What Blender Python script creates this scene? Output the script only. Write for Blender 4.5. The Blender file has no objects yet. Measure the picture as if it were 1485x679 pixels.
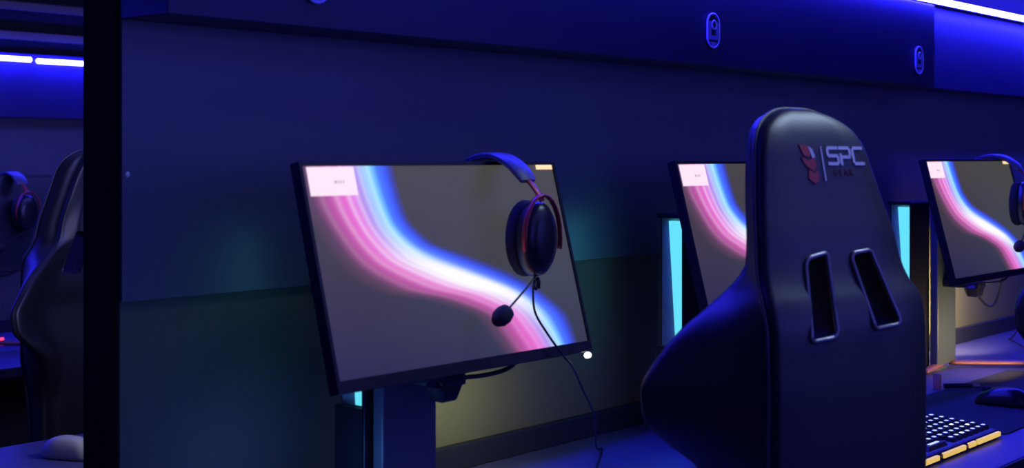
import bpy, bmesh, math, random
from mathutils import Vector, Matrix
random.seed(4)
sc = bpy.context.scene
C = sc.collection
PI = math.pi
R = math.radians

# ------------------------------------------------------------------ materials
def mat(name, col, rough=0.5, metal=0.0, emit=None, strength=0.0, spec=0.5, bump=0.0, bscale=200, var=0.0, vscale=3.0, coat=0.0):
    m = bpy.data.materials.new(name); m.use_nodes = True
    nt = m.node_tree; b = nt.nodes['Principled BSDF']
    b.inputs['Base Color'].default_value = (*col, 1)
    b.inputs['Roughness'].default_value = rough
    b.inputs['Metallic'].default_value = metal
    b.inputs['Specular IOR Level'].default_value = spec
    b.inputs['Coat Weight'].default_value = coat
    if emit:
        b.inputs['Emission Color'].default_value = (*emit, 1)
        b.inputs['Emission Strength'].default_value = strength
    tc = nt.nodes.new('ShaderNodeTexCoord')
    if var:
        n = nt.nodes.new('ShaderNodeTexNoise'); n.inputs['Scale'].default_value = vscale; n.inputs['Detail'].default_value = 4
        nt.links.new(tc.outputs['Object'], n.inputs['Vector'])
        mx = nt.nodes.new('ShaderNodeMix'); mx.data_type = 'RGBA'
        mx.inputs['A'].default_value = (*[c*(1-var) for c in col], 1)
        mx.inputs['B'].default_value = (*[min(1, c*(1+var)) for c in col], 1)
        nt.links.new(n.outputs['Fac'], mx.inputs['Factor'])
        nt.links.new(mx.outputs['Result'], b.inputs['Base Color'])
    if bump:
        n = nt.nodes.new('ShaderNodeTexNoise'); n.inputs['Scale'].default_value = bscale; n.inputs['Detail'].default_value = 3
        nt.links.new(tc.outputs['Object'], n.inputs['Vector'])
        bp = nt.nodes.new('ShaderNodeBump'); bp.inputs['Strength'].default_value = bump; bp.inputs['Distance'].default_value = 0.002
        nt.links.new(n.outputs['Fac'], bp.inputs['Height'])
        nt.links.new(bp.outputs['Normal'], b.inputs['Normal'])
    return m

BLUE = (0.024, 0.022, 1.0)
M = {}
M['navy'] = mat('navy_board', (0.110, 0.105, 0.150), 0.38, var=.12, vscale=2.5, spec=.5)
M['band'] = mat('fascia_board', (0.020, 0.013, 0.068), 0.40, var=.1, spec=.4)
M['beige'] = mat('taupe_paint', (0.105, 0.100, 0.068), 0.7, bump=.15, bscale=90, var=.06)
M['capblack'] = mat('black_edge_trim', (0.008, 0.008, 0.009), 0.9, spec=.12)
M['post'] = mat('navy_post', (0.105, 0.105, 0.145), 0.45, var=.08)
M['floor'] = mat('dark_floor', (0.03, 0.03, 0.035), 0.5, var=.3, vscale=6)
M['ceil'] = mat('dark_ceiling', (0.03, 0.03, 0.04), 0.8, var=.1)
M['roomwall'] = mat('room_paint', (0.10, 0.10, 0.13), 0.7, var=.08)
M['rail'] = mat('grey_rail', (0.060, 0.046, 0.014), 0.6)
M['desk'] = mat('desk_laminate', (0.075, 0.075, 0.19), 0.42, bump=.05, bscale=300, var=.06, vscale=8)
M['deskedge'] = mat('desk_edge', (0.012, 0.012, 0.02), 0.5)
M['pad'] = mat('desk_mat_cloth', (0.035, 0.035, 0.042), 0.85, bump=.3, bscale=900)
M['plastic'] = mat('black_plastic', (0.012, 0.012, 0.016), 0.38, bump=.06, bscale=500)
M['gloss'] = mat('gloss_black_plastic', (0.012, 0.012, 0.02), 0.30)
M['bezel'] = mat('monitor_bezel', (0.012, 0.011, 0.020), 0.4, spec=.35)
M['column'] = mat('grey_stand', (0.10, 0.13, 0.14), 0.45, metal=.2)
M['badge'] = mat('cup_highlight_plate', (0.16, 0.16, 0.19), 0.4, metal=.3)  # grey highlight on the ear cup is put into this lighter colour
M['foot'] = mat('red_lit_foot', (0.42, 0.16, 0.10), 0.42, metal=.4)  # red light falling on the foot is put into its colour
M['red'] = mat('red_metal', (0.42, 0.05, 0.045), 0.34, metal=.4)
M['leather'] = mat('black_leather', (0.015, 0.015, 0.018), 0.43, bump=.10, bscale=260, spec=.6)
M['blueleather'] = mat('headband_leather', (0.085, 0.085, 0.12), 0.42, bump=.2, bscale=400)
M['piping'] = mat('leather_piping', (0.035, 0.035, 0.06), 0.4)
M['foam'] = mat('ear_foam', (0.016, 0.016, 0.022), 0.8, bump=.4, bscale=600)
M['chrome'] = mat('slot_trim', (0.16, 0.15, 0.17), 0.25, metal=.6)
M['white'] = mat('white_print', (0.62, 0.60, 0.66), 0.5)
M['redprint'] = mat('red_print', (0.36, 0.02, 0.03), 0.5)
M['darkred'] = mat('dark_red_print', (0.10, 0.010, 0.015), 0.5)
M['greymouse'] = mat('pale_mouse', (0.50, 0.49, 0.50), 0.4)
M['acrylic'] = mat('blue_acrylic', (0.20, 0.18, 0.75), 0.25, spec=.6)
M['acrylicrim'] = mat('acrylic_rim', (0.42, 0.40, 0.95), 0.22, spec=.7)
M['inkdark'] = mat('dark_ink', (0.01, 0.01, 0.03), 0.5)
M['alu'] = mat('led_channel', (0.5, 0.5, 0.55), 0.4, metal=.7)
M['led'] = mat('blue_led', (0.02, 0.02, 0.1), 0.5, emit=BLUE, strength=165)
M['teal'] = mat('teal_led', (0.02, 0.1, 0.1), 0.5, emit=(0.16, 0.76, 0.90), strength=1.3)
M['inner'] = mat('case_lining', (0.45, 0.45, 0.45), 0.5)
M['whiteled'] = mat('white_led', (0.5, 0.5, 0.5), 0.5, emit=(0.92, 1.0, 0.95), strength=3)
M['yellow'] = mat('yellow_light_bar', (0.3, 0.25, 0.1), 0.5, emit=(1.0, 0.66, 0.10), strength=0.75)
M['keycap'] = mat('keycap', (0.02, 0.02, 0.03), 0.5)
M['keylight'] = mat('key_legend_blue', (0.1, 0.1, 0.15), 0.5, emit=(0.40, 0.48, 1.0), strength=1.5)
M['keylight2'] = mat('key_legend_white', (0.1, 0.1, 0.1), 0.5, emit=(0.85, 0.95, 0.8), strength=2.0)
M['keyglow'] = mat('key_bed_glow', (0.05, 0.05, 0.2), 0.5, emit=(0.05, 0.07, 0.8), strength=0.25)
M['orange'] = mat('orange_plastic', (0.95, 0.36, 0.20), 0.4)
M['tan'] = mat('tan_plastic', (0.5, 0.36, 0.25), 0.5)
M['redled'] = mat('red_led', (0.2, 0.02, 0.05), 0.5, emit=(1.0, 0.03, 0.10), strength=3)
M['offscreen'] = mat('dark_screen', (0.016, 0.016, 0.026), 0.25)
M['paledisc'] = mat('pale_disc_metal', (0.75, 0.75, 0.8), 0.3, metal=.3)

def glass_mat():
    m = bpy.data.materials.new('tinted_glass'); m.use_nodes = True
    nt = m.node_tree; nt.nodes.clear()
    o = nt.nodes.new('ShaderNodeOutputMaterial'); mix = nt.nodes.new('ShaderNodeMixShader')
    t = nt.nodes.new('ShaderNodeBsdfTransparent'); t.inputs['Color'].default_value = (0.85, 0.93, 0.95, 1)
    g = nt.nodes.new('ShaderNodeBsdfGlossy'); g.inputs['Roughness'].default_value = 0.08
    mix.inputs[0].default_value = 0.06
    nt.links.new(t.outputs[0], mix.inputs[1]); nt.links.new(g.outputs[0], mix.inputs[2]); nt.links.new(mix.outputs[0], o.inputs[0])
    return m
M['glass'] = glass_mat()

def screen_mat():
    m = bpy.data.materials.new('lit_screen'); m.use_nodes = True
    nt = m.node_tree; b = nt.nodes['Principled BSDF']
    b.inputs['Base Color'].default_value = (0.012, 0.012, 0.014, 1); b.inputs['Roughness'].default_value = 0.35
    a = nt.nodes.new('ShaderNodeAttribute'); a.attribute_name = 'picture'
    nt.links.new(a.outputs['Color'], b.inputs['Emission Color'])
    b.inputs['Emission Strength'].default_value = 1.0
    return m
M['screen'] = screen_mat()

# ------------------------------------------------------------------ mesh helpers
def link(name, me, m, parent=None, smooth=False):
    o = bpy.data.objects.new(name, me); C.objects.link(o)
    if m is not None and not me.materials: me.materials.append(m)
    if parent: o.parent = parent
    if smooth:
        for p in me.polygons: p.use_smooth = True
    return o

def build(name, bm, m, parent=None, smooth=False, sharp=None):
    bmesh.ops.recalc_face_normals(bm, faces=bm.faces[:])
    me = bpy.data.meshes.new(name); bm.to_mesh(me); bm.free()
    o = link(name, me, m, parent, smooth)
    if sharp is not None: me.set_sharp_from_angle(angle=R(sharp))
    return o

def box(bm, x0, x1, y0, y1, z0, z1, bev=0.0, mtx=None, seg=2):
    vs = [bm.verts.new((x, y, z)) for x in (x0, x1) for y in (y0, y1) for z in (z0, z1)]
    q = [(0, 1, 3, 2), (4, 6, 7, 5), (0, 4, 5, 1), (2, 3, 7, 6), (0, 2, 6, 4), (1, 5, 7, 3)]
    fs = [bm.faces.new([vs[i] for i in f]) for f in q]
    new = vs
    if bev:
        es = list({e for f in fs for e in f.edges})
        r = bmesh.ops.bevel(bm, geom=es, offset=bev, segments=seg, affect='EDGES', profile=.5)
        new = list({v for f in r['faces'] for v in f.verts} | {v for v in vs if v.is_valid})
    if mtx: bmesh.ops.transform(bm, matrix=mtx, verts=new)
    return new

def boxo(name, m, x0, x1, y0, y1, z0, z1, bev=0.0, parent=None, mtx=None):
    bm = bmesh.new(); box(bm, x0, x1, y0, y1, z0, z1, bev, mtx)
    return build(name, bm, m, parent)

def crom(pts, n=8, closed=False):
    P = [Vector(p) for p in pts]; out = []
    N = len(P); rng = range(N if closed else N-1)
    for i in rng:
        if closed: p0, p1, p2, p3 = P[(i-1) % N], P[i], P[(i+1) % N], P[(i+2) % N]
        else: p0, p1, p2, p3 = P[max(i-1, 0)], P[i], P[i+1], P[min(i+2, N-1)]
        for k in range(n):
            t = k/n
            out.append(.5*((2*p1)+(p2-p0)*t+(2*p0-5*p1+4*p2-p3)*t*t+(3*p1-p0-3*p2+p3)*t**3))
    if not closed: out.append(P[-1].copy())
    return out

def tube(bm, pts, r, sides=8, closed=False, flat=None):
    """sweep a circle (radius r or list) along pts; flat=(ru, rv, up) sweeps an ellipse with rv along 'up'."""
    P = [Vector(p) for p in pts]; N = len(P); rings = []
    up = Vector(flat[2]) if flat else None
    prev = None
    for i in range(N):
        if closed: t = (P[(i+1) % N]-P[(i-1) % N])
        else: t = P[min(i+1, N-1)]-P[max(i-1, 0)]
        t.normalize()
        if up is not None: a = up - t*up.dot(t)
        elif prev is None: a = t.orthogonal()
        else: a = prev - t*prev.dot(t)
        if a.length < 1e-6: a = t.orthogonal()
        a.normalize(); b = t.cross(a); prev = a
        rr = r[i] if isinstance(r, (list, tuple)) else r
        ru, rv = (flat[0], flat[1]) if flat else (rr, rr)
        rings.append([bm.verts.new(P[i]+a*(rv*math.cos(2*PI*k/sides))+b*(ru*math.sin(2*PI*k/sides))) for k in range(sides)])
    for i in range(N if closed else N-1):
        A, B = rings[i], rings[(i+1) % N]
        for k in range(sides): bm.faces.new((A[k], A[(k+1) % sides], B[(k+1) % sides], B[k]))
    if not closed:
        bm.faces.new(rings[0][::-1]); bm.faces.new(rings[-1])

def lathe(bm, prof, segs=24, mtx=None, sx=1.0, sy=1.0):
    rings = []; new = []
    for r, z in prof:
        if r < 1e-6:
            v = bm.verts.new((0, 0, z)); rings.append([v]); new.append(v)
        else:
            ring = [bm.verts.new((r*sx*math.cos(2*PI*k/segs), r*sy*math.sin(2*PI*k/segs), z)) for k in range(segs)]
            rings.append(ring); new += ring
    for A, B in zip(rings, rings[1:]):
        for k in range(segs):
            k2 = (k+1) % segs
            if len(A) == 1 and len(B) == 1: continue
            if len(A) == 1: bm.faces.new((A[0], B[k], B[k2]))
            elif len(B) == 1: bm.faces.new((A[k], A[k2], B[0]))
            else: bm.faces.new((A[k], A[k2], B[k2], B[k]))
    for ring in (rings[0], rings[-1]):
        if len(ring) > 1: bm.faces.new(ring)
    if mtx: bmesh.ops.transform(bm, matrix=mtx, verts=new)

def prism(bm, poly, fn, t):
    """poly in 2-D extruded: fn(u, v, depth) -> 3-D, depth 0..t"""
    a = [bm.verts.new(fn(u, v, 0)) for u, v in poly]; b = [bm.verts.new(fn(u, v, t)) for u, v in poly]
    bm.faces.new(a); bm.faces.new(b[::-1])
    n = len(poly)
    for i in range(n): bm.faces.new((a[i], b[i], b[(i+1) % n], a[(i+1) % n]))

def tag(o, label=None, cat=None, group=None, kind=None):
    if label: o['label'] = label
    if cat: o['category'] = cat
    if group: o['group'] = group
    if kind: o['kind'] = kind
    return o

def empty(name, loc=(0, 0, 0), rz=0, label=None, cat=None, group=None):
    o = bpy.data.objects.new(name, None); C.objects.link(o)
    o.location = loc; o.rotation_euler = (0, 0, rz); o.empty_display_size = .1
    return tag(o, label, cat, group)

def copy_tree(o, parent=None):
    c = o.copy(); C.objects.link(c)
    if parent: c.parent = parent
    for ch in list(o.children): copy_tree(ch, c)
    return c

def struct(o): o['kind'] = 'structure'; return o

def rrect(x0, x1, y0, y1, r, n=5):
    pts = []
    for cx, cy, a0 in ((x1-r, y1-r, 0), (x0+r, y1-r, 90), (x0+r, y0+r, 180), (x1-r, y0+r, 270)):
        for k in range(n+1):
            a = R(a0+90*k/n); pts.append((cx+r*math.cos(a), cy+r*math.sin(a)))
    return pts

# ------------------------------------------------------------------ the room
DZ = 0.71
struct(boxo('floor', M['floor'], -3.2, 7.2, -3.6, 5.0, -0.06, 0.0))
struct(boxo('ceiling', M['ceil'], -3.2, 7.2, -3.6, 5.0, 2.60, 2.66))
struct(boxo('wall_left', M['roomwall'], -3.26, -3.2, -3.6, 5.0, 0, 2.6))
struct(boxo('wall_right', M['roomwall'], 7.2, 7.26, -3.6, 5.0, 0, 2.6))
struct(boxo('wall_back', M['roomwall'], -3.2, 7.2, -3.66, -3.6, 0, 2.6))
# the partition the near row of desks stands against
struct(boxo('wall_front', M['beige'], -0.110, 7.2, 0.252, 0.318, 0, 2.6))
struct(boxo('trim_1', M['capblack'], -0.119, -0.110, 0.246, 0.327, 0, 2.6, .003))          # black end cap
b = boxo('wall_front_board', M['navy'], -0.112, 7.2, 0.240, 0.252, 1.06, 2.6); struct(b)
struct(boxo('trim_2', M['band'], -0.115, 2.362, 0.130, 0.240, 1.4535, 1.674, .002))
struct(boxo('trim_3', M['band'], 2.362, 7.2, 0.185, 0.240, 1.455, 1.700, .002))
# the far row's wall
struct(boxo('wall_far', M['beige'], -3.2, 7.2, 3.04, 3.12, 0, 2.6))
struct(boxo('wall_far_board', M['navy'], -3.2, 7.2, 3.028, 3.04, 1.00, 2.6))
struct(boxo('wall_far_upper', M['capblack'], -3.2, 7.2, 3.010, 3.028, 1.622, 2.6))
struct(boxo('trim_4', M['band'], -3.2, 7.2, 2.96, 3.028, 1.40, 1.622, .002))
struct(boxo('trim_5', M['rail'], -3.2, 7.2, 2.985, 3.010, 1.672, 1.700, .003))
struct(boxo('trim_6', M['rail'], -3.2, 7.2, 2.985, 3.010, 1.775, 1.803, .003))

def led(name, x0, x1, y, z, label):
    t = empty(name, (x0, y, z), 0, label, 'led strip')
    L = x1-x0
    bm = bmesh.new(); box(bm, 0, L, .008, .030, -.005, .006, .001)
    build('channel', bm, M['alu'], t)
    bm = bmesh.new(); tube(bm, [(0.003, 0, 0), (L-.003, 0, 0)], .0085, 10)
    build('light_tube', bm, M['led'], t, True)
    return t
led('led_strip', -0.11, 7.1, 0.122, 1.685, 'long blue led strip along the top of the dark fascia above the near desks')
led('led_strip', -2.0, 1.348, 2.931, 1.600, 'left blue led strip on the far wall, ending at a small gap')
led('led_strip', 1.368, 5.0, 2.931, 1.597, 'right blue led strip on the far wall beside the dark partition edge')

# ------------------------------------------------------------------ desks
def desk(x0, x1, y0, y1, z, label, side=1):
    t = empty('desk', ((x0+x1)/2, (y0+y1)/2, 0), 0, label, 'desk')
    w, d = (x1-x0)/2, (y1-y0)/2
    boxo('desktop', M['desk'], -w, w, -d, d, z-.028, z, .003, t)
    boxo('front_edge', M['deskedge'], -w, w, (-d-.004) if side > 0 else d, -d if side > 0 else d+.004, z-.029, z-.002, .001, t)
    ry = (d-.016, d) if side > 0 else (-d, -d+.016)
    boxo('back_strip', M['deskedge'], -w, w, *ry, z, z+.045, .002, t)  # dark strip added for the dark band between desktop and wall
    n = max(2, round((x1-x0)/1.4)+1)
    for i in range(n):
        x = -w+.02+(2*w-.065)*i/(n-1)
        boxo('leg', M['deskedge'], x, x+.025, -d+.06, d-.03, 0, z-.028, .002, t)
    return t
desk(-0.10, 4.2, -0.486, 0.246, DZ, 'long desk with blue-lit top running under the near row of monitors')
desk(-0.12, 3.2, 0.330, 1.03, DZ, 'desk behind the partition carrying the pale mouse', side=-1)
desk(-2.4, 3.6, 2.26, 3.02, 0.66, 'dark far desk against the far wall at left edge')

# ------------------------------------------------------------------ screen picture
def lerpt(tab, x):
    if x <= tab[0][0]: return tab[0][1]
    for (a, va), (b_, vb) in zip(tab, tab[1:]):
        if x <= b_:
            k = (x-a)/(b_-a)
            return va+(vb-va)*k if not isinstance(va, tuple) else tuple(p+(q-p)*k for p, q in zip(va, vb))
    return tab[-1][1]
def hermite(tab, x):
    """monotone cubic through (x, y)"""
    n = len(tab)
    d = [(tab[i+1][1]-tab[i][1])/(tab[i+1][0]-tab[i][0]) for i in range(n-1)]
    m = [d[0]]+[0 if d[i-1]*d[i] <= 0 else 2*d[i-1]*d[i]/(d[i-1]+d[i]) for i in range(1, n-1)]+[d[-1]]
    x = min(max(x, tab[0][0]), tab[-1][0])
    for i in range(n-1):
        if x <= tab[i+1][0]:
            h = tab[i+1][0]-tab[i][0]; t = (x-tab[i][0])/h
            return ((2*t**3-3*t*t+1)*tab[i][1]+(t**3-2*t*t+t)*h*m[i]+(-2*t**3+3*t*t)*tab[i+1][1]+(t**3-t*t)*h*m[i+1])
TB = [(-.05, .918), (.026, .925), (.10, .920), (.188, .904), (.304, .83), (.424, .699), (.524, .544), (.62, .397), (.754, .327), (.981, .309), (1.05, .307)]
TC = [(-.05, .862), (.04, .851), (.223, .785), (.34, .685), (.465, .48), (.56, .342), (.726, .256), (.981, .223), (1.05, .22)]
TP = [(-.05, .690), (.041, .663), (.14, .625), (.238, .581), (.341, .433), (.411, .265), (.534, .138), (.676, .076), (.846, .031), (1.05, .02)]
RAMP = [(-1.25, None), (-1.02, (.11, .055, .10)), (-.80, (.42, .08, .30)), (-.55, (.76, .13, .57)), (-.36, (.80, .22, .76)),
        (-.2, (.46, .27, .84)), (-.06, (.38, .58, .98)), (.10, (.42, .80, 1.0)), (.28, (.17, .52, 1.0)), (.48, (.07, .20, 1.0)), (.80, (.05, .10, .92)), (1.0, (.045, .06, .40)), (1.22, None)]
def picture(u, v):
    bg = lerpt([(0, (.020, .020, .080)), (.25, (.035, .031, .068)), (.55, (.052, .040, .058)), (1, (.064, .054, .052))], v)
    bg2 = lerpt([(0, (.034, .036, .066)), (.4, (.052, .058, .078)), (1, (.066, .062, .050))], v)
    k = min(1, max(0, (u-.1)/.7)); bg = tuple(a+(b_-a)*k for a, b_ in zip(bg, bg2))
    ub, uc, up = hermite(TB, v), hermite(TC, v), hermite(TP, v)
    s = (u-uc)/(ub-uc) if u > uc else -(uc-u)/(uc-up)
    ramp = [(a, bg if c is None else c) for a, c in RAMP]
    col = list(lerpt(ramp, s))
    hot = math.exp(-((v-.42)/.17)**2)          # where both bands cross the picture burns out
    w = hot*math.exp(-((s+.02)/.34)**2)*1.3
    for c0, wd, am in ((-.62, .05, .22), (-.42, .035, .35), (-.27, .04, .30), (-.86, .05, .08), (-.12, .03, .2)):
        w += am*math.exp(-((s-c0)/wd)**2)*(.25+.75*min(1, v*1.4))
    w = min(w, 1.3)
    col = [c+(a-c)*min(1, w)+max(0, w-1)*.5 for c, a in zip(col, (1.0, .93, 1.0))]
    if .028 < u < .184 and .850 < v < .977:      # white window in the corner of the desktop
        col = [1.0, .80, .93]
        if .108 < u < .146 and .905 < v < .917 and (int(u*420) % 3): col = [.55, .40, .50]
    if .912 < u < .990 and .956 < v < .986: col = [1.25, .80, .46]
    return col

# ------------------------------------------------------------------ monitors
W, H, TILT = .552, .315, R(14.7)
def make_monitor(lit=True, cable=True):
    root = empty('monitor')
    # local frame: origin under the middle of the top edge, on the desk; top edge at height TOP
    TOP = 1.256-DZ
    F = Matrix.Translation((0, 0, TOP)) @ Matrix(((1, 0, 0, 0), (0, math.cos(TILT), math.sin(TILT), 0), (0, -math.sin(TILT), math.cos(TILT), 0), (0, 0, 0, 1)))
    # panel coordinates: x across, y into the panel, z up from the top edge (negative downwards)
    bm = bmesh.new()
    def ring(y, ins): return [bm.verts.new((x, y, z)) for x, z in ((-W/2+ins[0], -H+ins[2]), (W/2-ins[0], -H+ins[2]), (W/2-ins[0], -ins[1]), (-W/2+ins[0], -ins[1]))]
    bz = (.0065, .006, .017)
    rs = [ring(.0035, bz), ring(0, bz), ring(0, (.0008, .0008, .0008)), ring(.0015, (0, 0, 0)), ring(.017, (0, 0, 0)), ring(.024, (.02, .02, .02)), ring(.040, (.10, .07, .07)), ring(.044, (.13, .09, .09))]
    for A, B in zip(rs, rs[1:]):
        for k in range(4): bm.faces.new((A[k], A[(k+1) % 4], B[(k+1) % 4], B[k]))
    bm.faces.new(rs[0]); bm.faces.new(rs[-1][::-1])
    bmesh.ops.transform(bm, matrix=F, verts=bm.verts)
    build('housing', bm, M['bezel'], root)
    # screen
    bm = bmesh.new()
    x0, x1, z0, z1 = -W/2+bz[0], W/2-bz[0], -H+bz[2], -bz[1]
    if lit:
        nu, nv = 240, 136
        vs = [[bm.verts.new(F @ Vector((x0+(x1-x0)*i/nu, .0025, z0+(z1-z0)*j/nv))) for i in range(nu+1)] for j in range(nv+1)]
        for j in range(nv):
            for i in range(nu): bm.faces.new((vs[j][i], vs[j][i+1], vs[j+1][i+1], vs[j+1][i]))
        me = bpy.data.meshes.new('screen'); bm.to_mesh(me); bm.free()
        at = me.color_attributes.new('picture', 'FLOAT_COLOR', 'POINT')
        k = 0
        for j in range(nv+1):
            v = (z0+(z1-z0)*j/nv+H)/H
            for i in range(nu+1):
                u = (x0+(x1-x0)*i/nu+W/2)/W
                at.data[k].color = (*picture(u, v), 1); k += 1
        link('screen', me, M['screen'], root)
    else:
        box(bm, x0, x1, .002, .0034, z0, z1, 0, F); build('screen', bm, M['offscreen'], root)
    # joint housing below the panel, in front of the column
    bm = bmesh.new()
    lathe(bm, [(0, 0), (.018, .001), (.026, .008), (.027, .030), (.022, .038), (0, .040)], 6, Matrix.Translation((-.008, -.036, .214)) @ Matrix.Rotation(R(90), 4, 'X') @ Matrix.Translation((0, 0, -.04)))
    box(bm, -.03, .022, -.036, .062, .213, .232, .004)
    build('tilt_joint', bm, M['plastic'], root, sharp=35)
    bm = bmesh.new()
    box(bm, -.058, .058, .060, .082, .010, TOP-.05, .003)
    build('column', bm, M['column'], root)
    for s in (-1, 1):
        bm = bmesh.new()
        pts = [(.03, .066, .009), (.10, -.02, .008), (.185, -.118, .0065)] if s > 0 else [(-.03, .070, .009), (-.09, .064, .008), (-.155, .056, .0065)]
        tube(bm, crom(pts, 5), .012, 10, flat=(.0125, .0065, (0, 0, 1)))
        build('foot', bm, M['foot'], root, True)
    bm = bmesh.new()
    tube(bm, crom([(.016, -.020, .222), (.06, -.05, .226), (.10, -.06, .236), (.135, -.056, .262)], 8), .0035, 8)
    build('power_cable', bm, M['plastic'], root, True)
    bm = bmesh.new()
    lathe(bm, [(0, -.005), (.004, -.004), (.0058, 0), (.004, .004), (0, .005)], 14, F @ Matrix.Translation((W/2-.014, .002, -H-.0058)), sx=1.25)
    build('status_light', bm, M['whiteled'], root, True)['label'] = 'small white status light under the right corner'
    return root

mon = make_monitor(True)
mon.location = (.276, 0, DZ)
tag(mon, 'nearest lit monitor, fully in view, with mic headset hung on its top', 'monitor', 'lit monitors in the near row')
m2 = copy_tree(mon); m2.location = (.907+.276, 0, DZ); m2['label'] = 'middle lit monitor, half hidden behind the gaming chair'
m3 = copy_tree(mon); m3.location = (2.002+.276, 0, DZ+.003); m3['label'] = 'lit monitor at the right edge, farthest in the near row'
bm = bmesh.new(); tube(bm, crom([(.02, .02, .205), (.06, .01, .195), (.11, 0, .160), (.14, -.01, .158), (.155, -.02, .20), (.15, -.035, .262)], 8), .0032, 8)
build('signal_cable', bm, M['plastic'], m3, True)
fm = make_monitor(False); fm.location = (1.025, 2.72, .66)
tag(fm, 'dark switched off monitor on the far desk at left edge', 'monitor')

# ------------------------------------------------------------------ headsets
def make_headset(short=False):
    root = empty('headset')      # origin: underside of the headband on the monitor's top edge; -y is the front
    prof = []
    pts = [(0, -.068, -.016), (0, -.054, .000), (0, -.034, .014), (0, -.010, .022), (0, .016, .022), (0, .042, .014), (0, .064, -.004), (0, .078, -.030)]
    bm = bmesh.new()
    path = crom(pts, 6)
    secs = []
    for i, p in enumerate(path):
        t = (path[min(i+1, len(path)-1)]-path[max(i-1, 0)]).normalized()
        nrm = Vector((1, 0, 0)).cross(t)*-1
        if nrm.z < 0 and abs(t.z) < .9: nrm = -nrm
        e = min(1, min(i, len(path)-1-i)/5)
        w, h = .0205*(.82+.18*e), .0055*(.7+.3*e)
        secs.append([bm.verts.new(p+Vector((w*sx_, 0, 0))+nrm*(h*sz)) for sx_, sz in ((-1, -.5), (-.8, -1), (.8, -1), (1, -.5), (1, .5), (.8, 1), (-.8, 1), (-1, .5))])
    for A, B in zip(secs, secs[1:]):
        for k in range(8): bm.faces.new((A[k], A[(k+1) % 8], B[(k+1) % 8], B[k]))
    bm.faces.new(secs[0]); bm.faces.new(secs[-1][::-1])
    build('headband', bm, M['blueleather'], root, True, sharp=50)
    for s, y0, nm in ((-1, -.088, 'front'), (1, .079, 'back')):
        cy = y0 + s*(-.022 if s < 0 else -.010); cz = -.104
        # slider
        bm = bmesh.new()
        tube(bm, crom([(0, -.066 if s < 0 else .076, -.012 if s < 0 else -.026), (0.003, y0+s*.002+(.008 if s < 0 else 0), -.030), (0.006, y0+s*.004, -.046)], 4), .004, 8, flat=(.0065, .002, (0, 1, 0)))
        build('slider', bm, M['red'], root, True)
        # yoke: an arch over the top of the cup shell
        bm = bmesh.new()
        arc = [(.006+.0435*math.sin(R(a)), y0+s*.004, cz+.067*math.cos(R(a))) for a in range(-105, 106, 15)]
        tube(bm, arc, .003, 8, flat=(.0028, .0048, (0, 1, 0)))
        build('yoke', bm, M['red'], root, True)
        # cup: cushion towards the middle, shell outwards
        cup = build('ear_cup', (lambda bm: (lathe(bm, [(0, .0), (.020, -.0005), (.033, .003), (.039, .010), (.041, .020), (.041, .028), (0, .030)], 28,
              Matrix.Translation((.006, y0+s*.006, cz)) @ Matrix.Rotation(R(-90*s), 4, 'X') @ Matrix.Rotation(R(180), 4, 'X') @ Matrix.Translation((0, 0, -.006)), sx=.92, sy=1.42), bm)[1])(bmesh.new()), M['gloss'], root, True, sharp=40)
        bm = bmesh.new()
        ring = [(.006+.029*math.cos(R(a)), y0-s*.030, cz+.047*math.sin(R(a))) for a in range(0, 360, 12)]
        tube(bm, ring, .0125, 10, closed=True)
        build('ear_cushion', bm, M['foam'], root, True)
        bm = bmesh.new(); lathe(bm, [(0, -.004), (.016, -.003), (.0215, .001), (.0225, .007), (0, .008)], 24, Matrix.Translation((.006, y0+s*.008, cz+.012)) @ Matrix.Rotation(R(-90*s), 4, 'X') @ Matrix.Rotation(R(180), 4, 'X'))
        build('badge', bm, M['badge'], cup, True, sharp=40)  # plate sized and lightened to carry the cup's highlight
    boom = [(-.003, -.086, -.160), (-.020, -.090, -.170), (-.055, -.096, -.188), (-.088, -.100, -.206)]
    bm = bmesh.new(); tube(bm, crom(boom, 6), .0016, 8); mb = build('microphone_boom', bm, M['plastic'], root, True)
    bm = bmesh.new(); lathe(bm, [(0, -.020), (.008, -.0175), (.0135, -.008), (.0145, .002), (.012, .012), (.006, .017), (0, .018)], 18,
                            Matrix.Translation((-.098, -.101, -.212)) @ Matrix.Rotation(R(62), 4, 'Y'))
    build('microphone_foam', bm, M['foam'], mb, True)
    bm = bmesh.new()
    lathe(bm, [(0, 0), (.004, .001), (.0045, .012), (.003, .018), (0, .019)], 10, Matrix.Translation((.012, -.078, -.182)))
    tube(bm, crom([(.004, -.078, -.162), (.0, -.080, -.176), (.006, -.080, -.182), (.012, -.078, -.168)], 4), .002, 6)
    build('cable_boot', bm, M['plastic'], root, True)
    if short: return root
    c = [(0, -.078, -.175), (.002, -.080, -.215), (.022, -.088, -.25), (.050, -.096, -.285), (.088, -.087, -.310), (.181, -.036, -.363), (.279, .014, -.426), (.40, .10, -.510), (.47, .14, -.529), (.43, .11, -.529), (.326, .044, -.529), (.26, .0, -.529)]
    bm = bmesh.new(); tube(bm, crom(c, 8), .0018, 8); build('cable', bm, M['plastic'], root, True)
    return root
hs = make_headset(); hs.location = (.409, 0.006, 1.2565-.0155+.0)
tag(hs, 'black headset with boom mic hanging over the nearest lit monitor', 'headset', 'headsets hung on monitors')
h3 = copy_tree(hs); h3.location = (2.47, .006, 1.2565-.0125); h3['label'] = 'headset on the right edge monitor, cut by the frame'
hf = make_headset(True); hf.location = (1.155, 2.726, 1.206-.0155)
tag(hf, 'small headset on the dark far monitor at left edge', 'headset', 'headsets hung on monitors')

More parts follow.
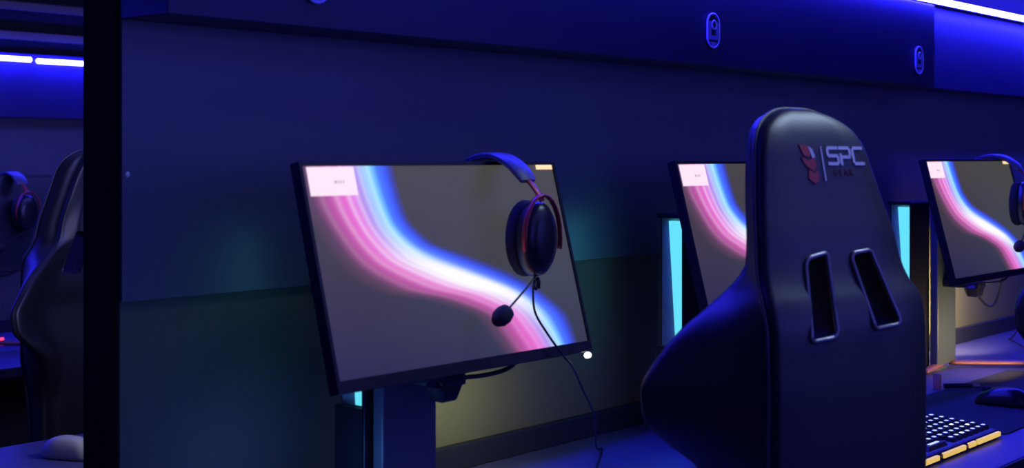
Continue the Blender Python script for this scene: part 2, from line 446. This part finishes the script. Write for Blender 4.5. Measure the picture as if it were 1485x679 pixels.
# ------------------------------------------------------------------ slim computers with a teal light behind their side glass
def make_tower():
    root = empty('computer_tower')   # origin: front left corner on the desk
    w, d, h = .112, .064, .440
    zl, zh, yf, yb, dep = .175, .432, .005, .060, .014
    bm = bmesh.new()
    box(bm, dep, w, .004, d, .006, h, 0)
    box(bm, 0, dep, .004, d, .006, zl); box(bm, 0, dep, .004, d, zh, h); box(bm, 0, dep, .001, yf, zl, zh)
    build('case', bm, M['plastic'], root)
    boxo('front_panel', M['bezel'], .001, w-.001, 0, .004, .008, h-.002, .0015, root)
    boxo('case_lining', M['inner'], dep-.003, dep-.001, yf+.001, yb-.001, zl+.001, zh-.001, 0, root)
    bm = bmesh.new()
    prism(bm, [(yf+.002, zl+.004), (yf+.016, zl+.004), (yf+.032, zh-.006), (yf+.002, zh-.006)], lambda a, b_, t: (.002+t, a, b_), .007)
    build('light_strip', bm, M['teal'], root)['label'] = 'glowing teal light strip'
    boxo('side_glass', M['glass'], -.0015, .0, yf, yb, zl-.004, zh+.004, 0, root)
    for x in (.014, w-.014):
        for y in (.014, d-.012):
            bm = bmesh.new(); lathe(bm, [(.007, 0), (.008, .006)], 10, Matrix.Translation((x, y, 0))); build('rubber_foot', bm, M['plastic'], root)
    return root
tw = make_tower(); tw.location = (.205, .087, DZ)
tag(tw, 'slim dark computer behind the nearest monitor, teal glow at its corner', 'computer', 'slim computers behind the monitors')
t2 = copy_tree(tw); t2.location = (1.071, .087, DZ); t2['label'] = 'slim dark computer with tall teal glow left of the middle monitor'
t3 = copy_tree(tw); t3.location = (2.119, .087, DZ); t3['label'] = 'slim dark computer with teal glow right of the gaming chair headrest'

# ------------------------------------------------------------------ gaming chairs
ZC = 1.841; K = ZC/1.97
def yz(py): return 1.26-(py-230)*ZC/2020
#          z          p     wf    f     t     y0
ST = [(.47, .105, .115, .055, .050, -.006), (.60, .118, .128, .068, .055, -.008), (.74, .128, .130, .070, .060, -.010)]
for py, p, wf, f, t, y0 in [(679, .145, .166, .138, .064, -.010), (640, .145, .206, .155, .064, -.010), (600, .145, .242, .156, .064, -.010), (560, .145, .246, .154, .066, -.010),
                            (520, .145, .227, .148, .074, -.009), (480, .145, .198, .135, .079, -.008), (440, .146, .155, .112, .079, -.001), (410, .138, .126, .084, .079, .015),
                            (385, .133, .108, .072, .079, .024), (340, .127, .102, .068, .076, .032), (300, .119, .095, .067, .070, .042), (240, .106, .082, .067, .067, .055),
                            (217, .101, .075, .067, .067, .060), (190, .088, .064, .064, .064, .069), (170, .064, .050, .052, .052, .080),
                            (160, .040, .030, .040, .040, .089), (156.5, .027, .021, .031, .031, .094), (155, .012, .010, .020, .020, .100)]:
    ST.append((yz(py), p, wf, f, t, y0))
def station(z):
    return [hermite([(s[0], s[i]) for s in ST], z) for i in range(1, 6)]
def back_y(z): return hermite([(s[0], s[5]) for s in ST], z)
def section(z):
    p, wf, f, t, y0 = station(z)
    c = min(.008, p*.25); g = min(.012, f*.3)
    sx, sy = p+(wf-p)*.5, g+(f-g)*.5
    half = [(0, 0), (p*.5, 0), (p-c, 0), (p-c*.2, g*.35), (p+c*.1, g), (p+.001, g*1.35), (sx+.003, sy), (wf, f-min(.016, f*.25)), (wf-.004, f-.003 if f > .02 else f*.9), (wf-min(.014, wf*.3), f),
            (max(wf-min(.036, wf*.45), wf*.5), max(t, f-.012)), (wf*.55, t+(f-t)*.12), (wf*.3, t), (0, t)]
    pts = [Vector((a, b_, 0)) for a, b_ in half]
    fine = []
    for i in range(len(pts)-1):
        n = 1 if i < 5 else 4
        p0, p1, p2, p3 = pts[max(i-1, 0)], pts[i], pts[i+1], pts[min(i+2, len(pts)-1)]
        for k in range(n):
            q = k/n
            fine.append(p1 if i < 5 else .5*((2*p1)+(p2-p0)*q+(2*p0-5*p1+4*p2-p3)*q*q+(3*p1-p0-3*p2+p3)*q**3))
    fine.append(pts[-1])
    right = [(v.x, y0+v.y) for v in fine]
    left = [(-x, y) for x, y in right[::-1]][1:-1]
    return right+left          # closed loop, seam index 5 on the right
def make_chair():
    root = empty('gaming_chair')
    ztop = ST[-1][0]
    zs = []
    z = ST[0][0]
    while z < ztop-.10: zs.append(z); z += .012
    zs += [ztop-.10*(1-math.sin(PI/2*i/16)) for i in range(17)]
    bm = bmesh.new(); rings = []
    for z in zs: rings.append([bm.verts.new((x, y, z)) for x, y in section(z)])
    n = len(rings[0])
    for A, B in zip(rings, rings[1:]):
        for k in range(n): bm.faces.new((A[k], A[(k+1) % n], B[(k+1) % n], B[k]))
    bm.faces.new(rings[0][::-1]); bm.faces.new(rings[-1])
    back = build('backrest', bm, M['leather'], root, True)
    # belt slots cut through the shell
    slots = []
    for s in (-1, 1):
        q = [(-.0171, 1.1352), (-.0604, 1.1279), (-.0888, 1.0242), (-.0400, 1.0269)] if s < 0 else [(.0265, 1.1317), (.0690, 1.1356), (.0865, 1.0361), (.0330, 1.0325)]
        q = [Vector((a*1.0, b_, 0)) for a, b_ in q]
        poly = []
        for i in range(4):
            a, b_, c = q[i-1], q[i], q[(i+1) % 4]
            d1, d2 = (a-b_).normalized(), (c-b_).normalized()
            for k in range(6):
                u = k/5; r_ = .010
                pt = (b_+d1*r_)*(1-u)**2+b_*2*u*(1-u)+(b_+d2*r_)*u*u
                poly.append((pt.x, pt.y))
        slots.append(poly)
        cb = bmesh.new(); prism(cb, poly, lambda u, v, d: (u, -.1+d, v), .4)
        cut = build('cutter', cb, M['foam'])
        md = back.modifiers.new('slot', 'BOOLEAN'); md.operation = 'DIFFERENCE'; md.solver = 'EXACT'; md.object = cut; md.material_mode = 'TRANSFER'
        dg = bpy.context.evaluated_depsgraph_get()
        me = bpy.data.meshes.new_from_object(back.evaluated_get(dg))
        back.modifiers.clear(); back.data = me
        bpy.data.objects.remove(cut)
    back.data.set_sharp_from_angle(angle=R(42))
    for poly in slots:
        bm = bmesh.new(); tube(bm, [(u, back_y(v)-.001, v) for u, v in poly], .0036, 8, closed=True)
        build('slot_trim', bm, M['chrome'], back, True)
    # piping along the seam between back panel and bolsters
    bm = bmesh.new()
    seam = []
    for z in zs[12:]:
        sct = section(z); seam.append((sct[5][0]+.0015, sct[5][1], z))
    path = seam+[(-x, y, z) for x, y, z in seam[::-1]]
    tube(bm, path, .0028, 8); build('piping', bm, M['piping'], back, True)
    # print on the headrest
    def onb(u, v, d): return (u, back_y(v)-.0002-d, v)
    def shift(pl): return [(a-.003, b_) for a, b_ in pl]
    def strokes(name, polys, m, t=.0012):
        bm = bmesh.new()
        for pl in polys: prism(bm, pl, onb, t)
        return build(name, bm, m, back)
    def seg(a, b_, w):
        a, b_ = Vector((*a, 0)), Vector((*b_, 0)); d = (b_-a).normalized(); nn = Vector((-d.y, d.x, 0))*w/2; e = d*w/2
        return [tuple((p)[:2]) for p in (a-e-nn, b_+e-nn, b_+e+nn, a-e+nn)]
    X0, Z1, Z0, w = .0165, 1.2745, 1.2530, .0044
    def letter(x, sg, wd=.0188):
        hh = Z1-Z0
        return [seg((x+a*wd, Z0+b_*hh), (x+c*wd, Z0+d*hh), w) for a, b_, c, d in sg]
    S_ = letter(X0, [(1, 1, .12, 1), (0, .88, 0, .62), (.1, .5, .9, .5), (1, .38, 1, .12), (.88, 0, 0, 0)])
    P_ = letter(X0+.0250, [(0, 0, 0, .55), (0, 1, .88, 1), (1, .88, 1, .6), (.9, .42, .1, .42)])
    C_ = letter(X0+.0500, [(1, 1, .15, 1), (0, .85, 0, .15), (.15, 0, 1, 0)])
    strokes('letters', S_+P_+C_, M['white'])['label'] = 'pale letters SPC'
    strokes('logo_bar', [seg((.0050, 1.2755), (.0040, 1.2310), .0022)], M['white'])
    strokes('logo_emblem', [shift(q) for q in [[(-.033, 1.2790), (-.017, 1.2775), (-.0135, 1.268), (-.018, 1.262), (-.028, 1.265)],
                            [(-.034, 1.262), (-.026, 1.260), (-.019, 1.257), (-.008, 1.262), (-.006, 1.250), (-.014, 1.243), (-.026, 1.250)],
                            [(-.022, 1.246), (-.013, 1.239), (-.0055, 1.2445), (-.0055, 1.231), (-.015, 1.226), (-.025, 1.233)]]], M['redprint'])
    strokes('logo_flash', [shift(q) for q in [[(-.0165, 1.2770), (-.0095, 1.2730), (-.0065, 1.264), (-.0085, 1.2565), (-.0125, 1.263)]]], M['white'])
    # small dark red word under the letters
    cu = bpy.data.curves.new('word', 'FONT'); cu.body = 'GEAR'; cu.size = .013; cu.extrude = .0005; cu.space_character = 1.35
    to = bpy.data.objects.new('word', cu); C.objects.link(to)
    dg = bpy.context.evaluated_depsgraph_get()
    me = bpy.data.meshes.new_from_object(to.evaluated_get(dg)); bpy.data.objects.remove(to)
    for v in me.vertices:
        x, y, dz = v.co; zz = 1.2365+y; v.co = (X0+.006+x, back_y(zz)-.0006-dz, zz)
    link('small_word', me, M['darkred'], back)
    # seat
    bm = bmesh.new()
    secs = []
    for y, wd, zt, zb in ((.045, .17, .475, .40), (.075, .20, .492, .385), (.16, .225, .488, .38), (.30, .235, .484, .38), (.42, .235, .490, .385), (.48, .225, .484, .395), (.505, .20, .460, .41)):
        row = [(-wd, zb+.02), (-wd*1.02, (zt+zb)/2+.02), (-wd*.94, zt+.034), (-wd*.78, zt+.028), (-wd*.58, zt), (0, zt-.004), (wd*.58, zt), (wd*.78, zt+.028), (wd*.94, zt+.034), (wd*1.02, (zt+zb)/2+.02), (wd, zb+.02), (wd*.8, zb), (-wd*.8, zb)]
        secs.append([bm.verts.new((x, y, z)) for x, z in row])
    for A, B in zip(secs, secs[1:]):
        for k in range(13): bm.faces.new((A[k], A[(k+1) % 13], B[(k+1) % 13], B[k]))
    bm.faces.new(secs[0][::-1]); bm.faces.new(secs[-1])
    bmesh.ops.subdivide_edges(bm, edges=bm.edges[:], cuts=1, use_grid_fill=True, smooth=.6)
    build('seat', bm, M['leather'], root, True)
    bm = bmesh.new(); box(bm, -.10, .10, .12, .38, .345, .383, .006)
    for s in (-1, 1): box(bm, s*.155-.012, s*.155+.012, .02, .20, .36, .56, .006)
    build('frame', bm, M['plastic'], root)
    for s in (-1, 1):
        bm = bmesh.new(); box(bm, s*.272-.018, s*.272+.018, .16, .21, .36, .63, .006); box(bm, min(s*.10, s*.28), max(s*.10, s*.28), .165, .205, .352, .368, .004)
        box(bm, s*.272-.035, s*.272+.035, .07, .31, .63, .655, .010)
        build('armrest', bm, M['plastic'], root)
    bm = bmesh.new(); lathe(bm, [(.045, .10), (.045, .16), (.027, .17), (.027, .30), (.019, .30), (.019, .346)], 20, Matrix.Translation((0, .25, 0)))
    build('gas_lift', bm, M['plastic'], root, True, sharp=40)
    for k in range(5):
        a = R(90+72*k); dx, dy = math.cos(a), math.sin(a)
        bm = bmesh.new()
        tube(bm, [(dx*.03, .25+dy*.03, .125), (dx*.16, .25+dy*.16, .105), (dx*.29, .25+dy*.29, .078)], [.026, .021, .016], 10)
        lg = build('base_leg', bm, M['plastic'], root, True)
        bm = bmesh.new()
        for o_ in (-.012, .012):
            lathe(bm, [(.012, -.008), (.028, -.006), (.030, 0), (.028, .006), (.012, .008)], 16,
                  Matrix.Translation((dx*.29-dy*o_, .25+dy*.29+dx*o_, .030)) @ Matrix.Rotation(a, 4, 'Z') @ Matrix.Rotation(R(90), 4, 'X'))
        tube(bm, [(dx*.29, .25+dy*.29, .03), (dx*.29, .25+dy*.29, .075)], .008, 8)
        build('caster', bm, M['plastic'], lg, True, sharp=40)
    return root
ch = make_chair(); ch.location = (.455, -.58, 0); ch.rotation_euler = (0, 0, R(-15))
tag(ch, 'black gaming chair with pale SPC letters, back turned to us, centre right', 'gaming chair', 'gaming chairs')
c3 = copy_tree(ch); c3.location = (1.772, -.572, 0); c3.rotation_euler = (0, 0, R(-12)); c3['label'] = 'gaming chair whose dark bolster edge is cut off at the right frame edge'
cl = copy_tree(ch); cl.location = (.61, 1.49, 0); cl.rotation_euler = (0, 0, R(180)); cl['label'] = 'gaming chair behind the desk at far left, partly hidden by the black partition edge'

for o in cl.children:      # this chair's seat is set a little lower on its gas lift
    if o.name.split('.')[0] in ('backrest', 'seat', 'frame', 'armrest'): o.location.z -= .04

# ------------------------------------------------------------------ keyboard, mice, mat, marker
def make_keyboard():
    root = empty('keyboard')       # origin: middle, on the desk; user side is -y
    w, d = .44, .145
    bm = bmesh.new()
    sec = [(-d/2, .003), (-d/2, .012), (-d/2+.006, .017), (d/2-.004, .026), (d/2, .022), (d/2, .003)]
    prism(bm, sec, lambda a, b_, t: (-w/2+t, a, b_), w)
    build('body', bm, M['plastic'], root)
    bm = bmesh.new()
    prism(bm, [(-d/2+.012, .0178), (d/2-.010, .0256), (d/2-.010, .0250), (-d/2+.012, .0172)], lambda a, b_, t: (-w/2+.008+t, a, b_), w-.016)
    build('key_bed', bm, M['keyglow'], root)['label'] = 'blue glow between the keys'
    for xa, xb in ((-.21, -.075), (-.055, .045), (.062, .095), (.103, .215)):
        bm = bmesh.new(); box(bm, xa, xb, -d/2-.0035, -d/2+.0045, .0055, .0150, .002)
        build('light_bar', bm, M['yellow'], root)['label'] = 'yellow light bar on the front edge'
    caps = []
    for nm, lm in (('key', M['keylight']), ('key', M['keylight2'])):
        bm = bmesh.new()
        a = [bm.verts.new(v) for v in ((-.0085, -.0085, 0), (.0085, -.0085, 0), (.0085, .0085, 0), (-.0085, .0085, 0))]
        b_ = [bm.verts.new(v) for v in ((-.0065, -.006, .008), (.0065, -.006, .008), (.0065, .0075, .0085), (-.0065, .0075, .0085))]
        bm.faces.new(b_)
        for k in range(4): bm.faces.new((a[k], a[(k+1) % 4], b_[(k+1) % 4], b_[k]))
        box(bm, -.0038, .0038, -.0015, .0045, .0083, .0092)
        bmesh.ops.recalc_face_normals(bm, faces=bm.faces[:])
        me = bpy.data.meshes.new(nm); me.materials.append(M['keycap']); me.materials.append(lm)
        bm.faces.ensure_lookup_table()
        for fc in bm.faces:
            if all(v.co.z > .00825 for v in fc.verts) and all(abs(v.co.x) < .004 for v in fc.verts): fc.material_index = 1
        bm.to_mesh(me); bm.free(); caps.append(me)
    cols = 16; px = (w-.022)/cols
    for j in range(6):
        y = -d/2+.024+j*.0212
        for i in range(cols):
            if j == 0 and 4 <= i <= 8 and i != 6: continue
            k = bpy.data.objects.new('key', caps[1 if (j, i) in {(1, 14), (2, 13), (5, 2), (0, 11)} else 0]); C.objects.link(k)
            k.parent = root; k.location = (-w/2+.011+px*(i+.5), y, .0182+(y+d/2-.012)*.063)
            if (j, i) == (0, 6): k.scale = (5.2, 1, 1)
    return root
kb = make_keyboard(); kb.location = (1.468-.22, -.3185, DZ)
tag(kb, 'backlit mechanical keyboard with yellow light bar, bottom right beside the chair', 'keyboard')

def make_mouse(m, glow=None):
    root = empty('mouse')         # nose along +y
    bm = bmesh.new()
    nu, nv = 28, 12
    rows = []
    for j in range(nv+1):
        ph = PI/2*j/nv
        row = []
        for i in range(nu):
            a = 2*PI*i/nu
            cx, cy = math.cos(a), math.sin(a)
            rx = .032*(1-.16*math.exp(-((cy*.9-.05)/.45)**2))*(1+.05*(cy < 0))
            k = math.cos(ph)**.62
            x = rx*k*abs(cx)**.8*(1 if cx > 0 else -1); y = .062*k*abs(cy)**.85*(1 if cy > 0 else -1)
            z = .002+.038*math.sin(ph)**.9*(1-.25*(y/.062+.25)**2)
            row.append(bm.verts.new((x, y, z)))
        rows.append(row)
    for A, B in zip(rows, rows[1:]):
        for i in range(nu): bm.faces.new((A[i], A[(i+1) % nu], B[(i+1) % nu], B[i]))
    bm.faces.new(rows[0][::-1]); 
    bmesh.ops.remove_doubles(bm, verts=bm.verts[:], dist=.0003)
    build('shell', bm, m, root, True)
    bm = bmesh.new(); lathe(bm, [(.002, -.004), (.0095, -.0035), (.010, 0), (.0095, .0035), (.002, .004)], 18, Matrix.Translation((0, .036, .0295)) @ Matrix.Rotation(R(90), 4, 'Y'))
    build('scroll_wheel', bm, M['plastic'], root, True)
    return root
ms = make_mouse(M['gloss']); ms.location = (1.825, -.262, DZ+.003); ms.rotation_euler = (0, 0, R(8))
tag(ms, 'black computer mouse on the desk mat at right edge', 'mouse')
mg = make_mouse(M['greymouse']); mg.location = (.190, .845, DZ); mg.rotation_euler = (0, 0, R(200))
tag(mg, 'pale grey mouse on the desk behind the partition at bottom left', 'mouse')

bm = bmesh.new(); prism(bm, rrect(-.42, .42, -.155, .155, .012), lambda a, b_, t: (a, b_, t), .003)
pad = build('desk_mat', bm, M['pad']); pad.location = (1.925, -.232, DZ)
tag(pad, 'dark cloth desk mat under the black mouse', 'desk mat')

mk = empty('marker_pen', (1.921, -.066, DZ), 0, 'small orange stub with a dark stick beside it, behind the black mouse', 'marker')
mk.location = (1.955, -.052, DZ)
bm = bmesh.new(); lathe(bm, [(0, 0), (.0095, 0), (.0100, .002), (.0095, .033), (.008, .036), (0, .0365)], 18); build('cap', bm, M['orange'], mk, True, sharp=40)
bm = bmesh.new(); lathe(bm, [(.0058, 0), (.0062, .004), (.0062, .060), (.004, .068)], 14, Matrix.Translation((.012, -.012, .0065)) @ Matrix.Rotation(R(-139), 4, 'Z') @ Matrix.Rotation(R(-90), 4, 'X') @ Matrix.Identity(4))
build('barrel', bm, M['plastic'], mk, True, sharp=40)
bm = bmesh.new(); lathe(bm, [(.0042, 0), (.0045, .002), (.003, .018), (0, .019)], 12, Matrix.Translation((.012+.068*math.sin(R(139)), -.012+.068*math.cos(R(139)), .0065)) @ Matrix.Rotation(R(-139), 4, 'Z') @ Matrix.Rotation(R(-90), 4, 'X'))
build('tip', bm, M['tan'], mk, True)

# red lit keyboard on the far desk
fk = empty('keyboard', (.945, 2.86, .66), 0, 'far keyboard with a red glowing edge at left frame edge', 'keyboard')
bm = bmesh.new(); prism(bm, [(-.07, .003), (-.07, .014), (.07, .028), (.07, .003)], lambda a, b_, t: (-.22+t, a, b_), .44); build('body', bm, M['plastic'], fk)
bm = bmesh.new(); box(bm, -.218, .218, -.075, -.069, .006, .014, .002); build('light_bar', bm, M['redled'], fk)['label'] = 'red light bar'
bm = bmesh.new()
for j in range(5):
    for i in range(15): 
        y = -.053+j*.026; x = -.20+i*.0285
        box(bm, x-.010, x+.010, y-.009, y+.009, .014+(y+.07)*.1, .026+(y+.07)*.1, .002, None, 1)
build('keys', bm, M['keycap'], fk)

# ------------------------------------------------------------------ seat badges on the fascia
def make_badge():
    root = empty('seat_badge')      # origin: middle of the back, front is -y
    w, h = .050, .074
    def fn(a, b_, t): return (a, -t, b_)
    bm = bmesh.new(); prism(bm, rrect(-w/2, w/2, -h/2, h/2, w/2-.001, 8), fn, .004); build('plate', bm, M['inkdark'], root)
    bm = bmesh.new(); tube(bm, [(a, -.005, b_) for a, b_ in rrect(-w/2+.002, w/2-.002, -h/2+.002, h/2-.002, w/2-.003, 8)], .0022, 8, closed=True); build('rim', bm, M['acrylicrim'], root, True)
    bm = bmesh.new(); prism(bm, rrect(-w/2+.005, -w/2+.017, -.018, .020, .004), fn, .006); prism(bm, rrect(w/2-.016, w/2-.005, -.018, .018, .004), fn, .006)
    prism(bm, rrect(-w/2+.005, w/2-.005, -.019, -.010, .003), fn, .0058); build('figure', bm, M['acrylic'], root)
    bm = bmesh.new(); tube(bm, [(.001+.0085*math.cos(R(a)), -.006, .012+.0085*math.sin(R(a))) for a in range(0, 360, 20)], .0022, 8, closed=True); build('ring', bm, M['acrylicrim'], root, True)
    bm = bmesh.new(); prism(bm, [(x, z) for x, z in ((-.012, -.0235), (.012, -.0235), (.009, -.030), (.003, -.0335), (-.003, -.0335), (-.009, -.030))], fn, .006); build('base_mark', bm, M['acrylic'], root)
    return root
bd = make_badge(); bd.location = (.146, .1302, 1.526)
tag(bd, 'oval seat badge cut off by the top frame edge, above the nearest monitor', 'badge', 'seat badges on the dark fascia')
b2 = copy_tree(bd); b2.location = (1.240, .1302, 1.526); b2['label'] = 'oval blue seat badge on the fascia above left of the gaming chair headrest'
b3 = copy_tree(bd); b3.location = (2.252, .1302, 1.519); b3['label'] = 'faint oval seat badge on the fascia left of the board seam at right'
bm = bmesh.new(); lathe(bm, [(.0045, 0), (.0045, .001), (.003, .0028), (0, .003)], 14, Matrix.Translation((-.104, .2405, 1.238)) @ Matrix.Rotation(R(90), 4, 'X'))  # small raised pale disc on the face of the board
tag(build('pale_disc', bm, M['paledisc'], None, True), 'tiny pale disc on the navy board at left', 'screw')

# ------------------------------------------------------------------ light
def area(name, loc, rot, sx, sy, col, power):
    l = bpy.data.lights.new(name, 'AREA'); l.shape = 'RECTANGLE'; l.size = sx; l.size_y = sy; l.color = col; l.energy = power
    o = bpy.data.objects.new(name, l); C.objects.link(o); o.location = loc; o.rotation_euler = rot; return o
def point(name, loc, col, power, r=.02):
    l = bpy.data.lights.new(name, 'POINT'); l.color = col; l.energy = power; l.shadow_soft_size = r
    o = bpy.data.objects.new(name, l); C.objects.link(o); o.location = loc; return o
area('ceiling_glow', (1.2, -1.9, 2.5), (R(20), 0, 0), 5.0, 1.6, (.13, .135, 1.0), 28)
area('front_fill', (.6, -3.45, 1.55), (R(90), 0, 0), 6.0, 1.2, (.11, .115, 1.0), 45)  # added fill from behind the camera, no fixture on that wall
area('aisle_glow', (1.0, 2.2, 2.5), (0, 0, 0), 4.0, .8, (.12, .12, 1.0), 8)
area('far_wall_fill', (1.4, 1.3, 2.3), (R(68), 0, 0), 3.0, .5, (.12, .13, 1.0), 22)  # added fill hidden behind the partition, aimed at the far wall
area('headrest_fill', (1.35, -.95, 2.52), (R(15), R(36), 0), .7, .5, (.52, .68, 1.0), 1.7).data.spread = R(45)  # added light aimed at the chair headrest, not a fixture of the room
area('left_chair_fill', (.7, .42, 1.40), (R(90), 0, 0), 1.6, .5, (.17, .17, 1.0), 4.5).data.spread = R(85)  # added fill behind the partition to brighten the left chair
for x0 in (.205, 1.071, 2.119):
    area('tower_glow', (x0-.008, .118, DZ+.31), (0, R(90), 0), .24, .03, (.06, .75, .95), .025 if x0 < .5 else .09)
for x0, p, col in ((.276, .25, (.95, 1.0, .50)), (1.183, .2, (1.0, .9, .45)), (2.278, 3.0, (1.0, .80, .42))):
    l = area('under_monitor_fill', (x0+.19, .035, DZ+.15), (R(84), 0, R(-34)), .16, .05, col, p); l.data.spread = R(100)  # added warm fill on the wall below each monitor, no lamp there
area('column_fill', (2.26, -.20, DZ+.09), (R(88), 0, 0), .22, .03, (1.0, .72, .28), .55).data.spread = R(115)  # added warm light on the right monitor's column, no keyboard here
point('rear_fill', (.38, .47, 1.06), (.72, .74, 1.0), 5.0, .10)  # added pale fill for the grey mouse and left chair, no screen here
point('low_wall_fill', (.10, .08, .80), (.10, .28, 1.0), .40, .03)  # added blue light for the glow low on the left wall, sourceless

w = bpy.data.worlds.new('World'); sc.world = w; w.use_nodes = True
w.node_tree.nodes['Background'].inputs['Color'].default_value = (0.004, 0.004, 0.02, 1)

# ------------------------------------------------------------------ camera
cam = bpy.data.cameras.new('Camera'); co = bpy.data.objects.new('Camera', cam); C.objects.link(co)
co.location = (-1.241, -1.427, 1.26)
co.rotation_euler = (R(90), 0, math.atan2(-.763, .646))
cam.sensor_width = 36; cam.lens = 2020/1485*36; cam.shift_y = -109.5/1485
cam.clip_start = .05
cam.dof.use_dof = True; cam.dof.focus_distance = 2.7; cam.dof.aperture_fstop = 5.6
sc.camera = co
vs = sc.view_settings
vs.view_transform = 'Standard'; vs.look = 'None'; vs.gamma = 1; vs.exposure = 0; vs.use_curve_mapping = False
sc.cycles.use_denoising = True
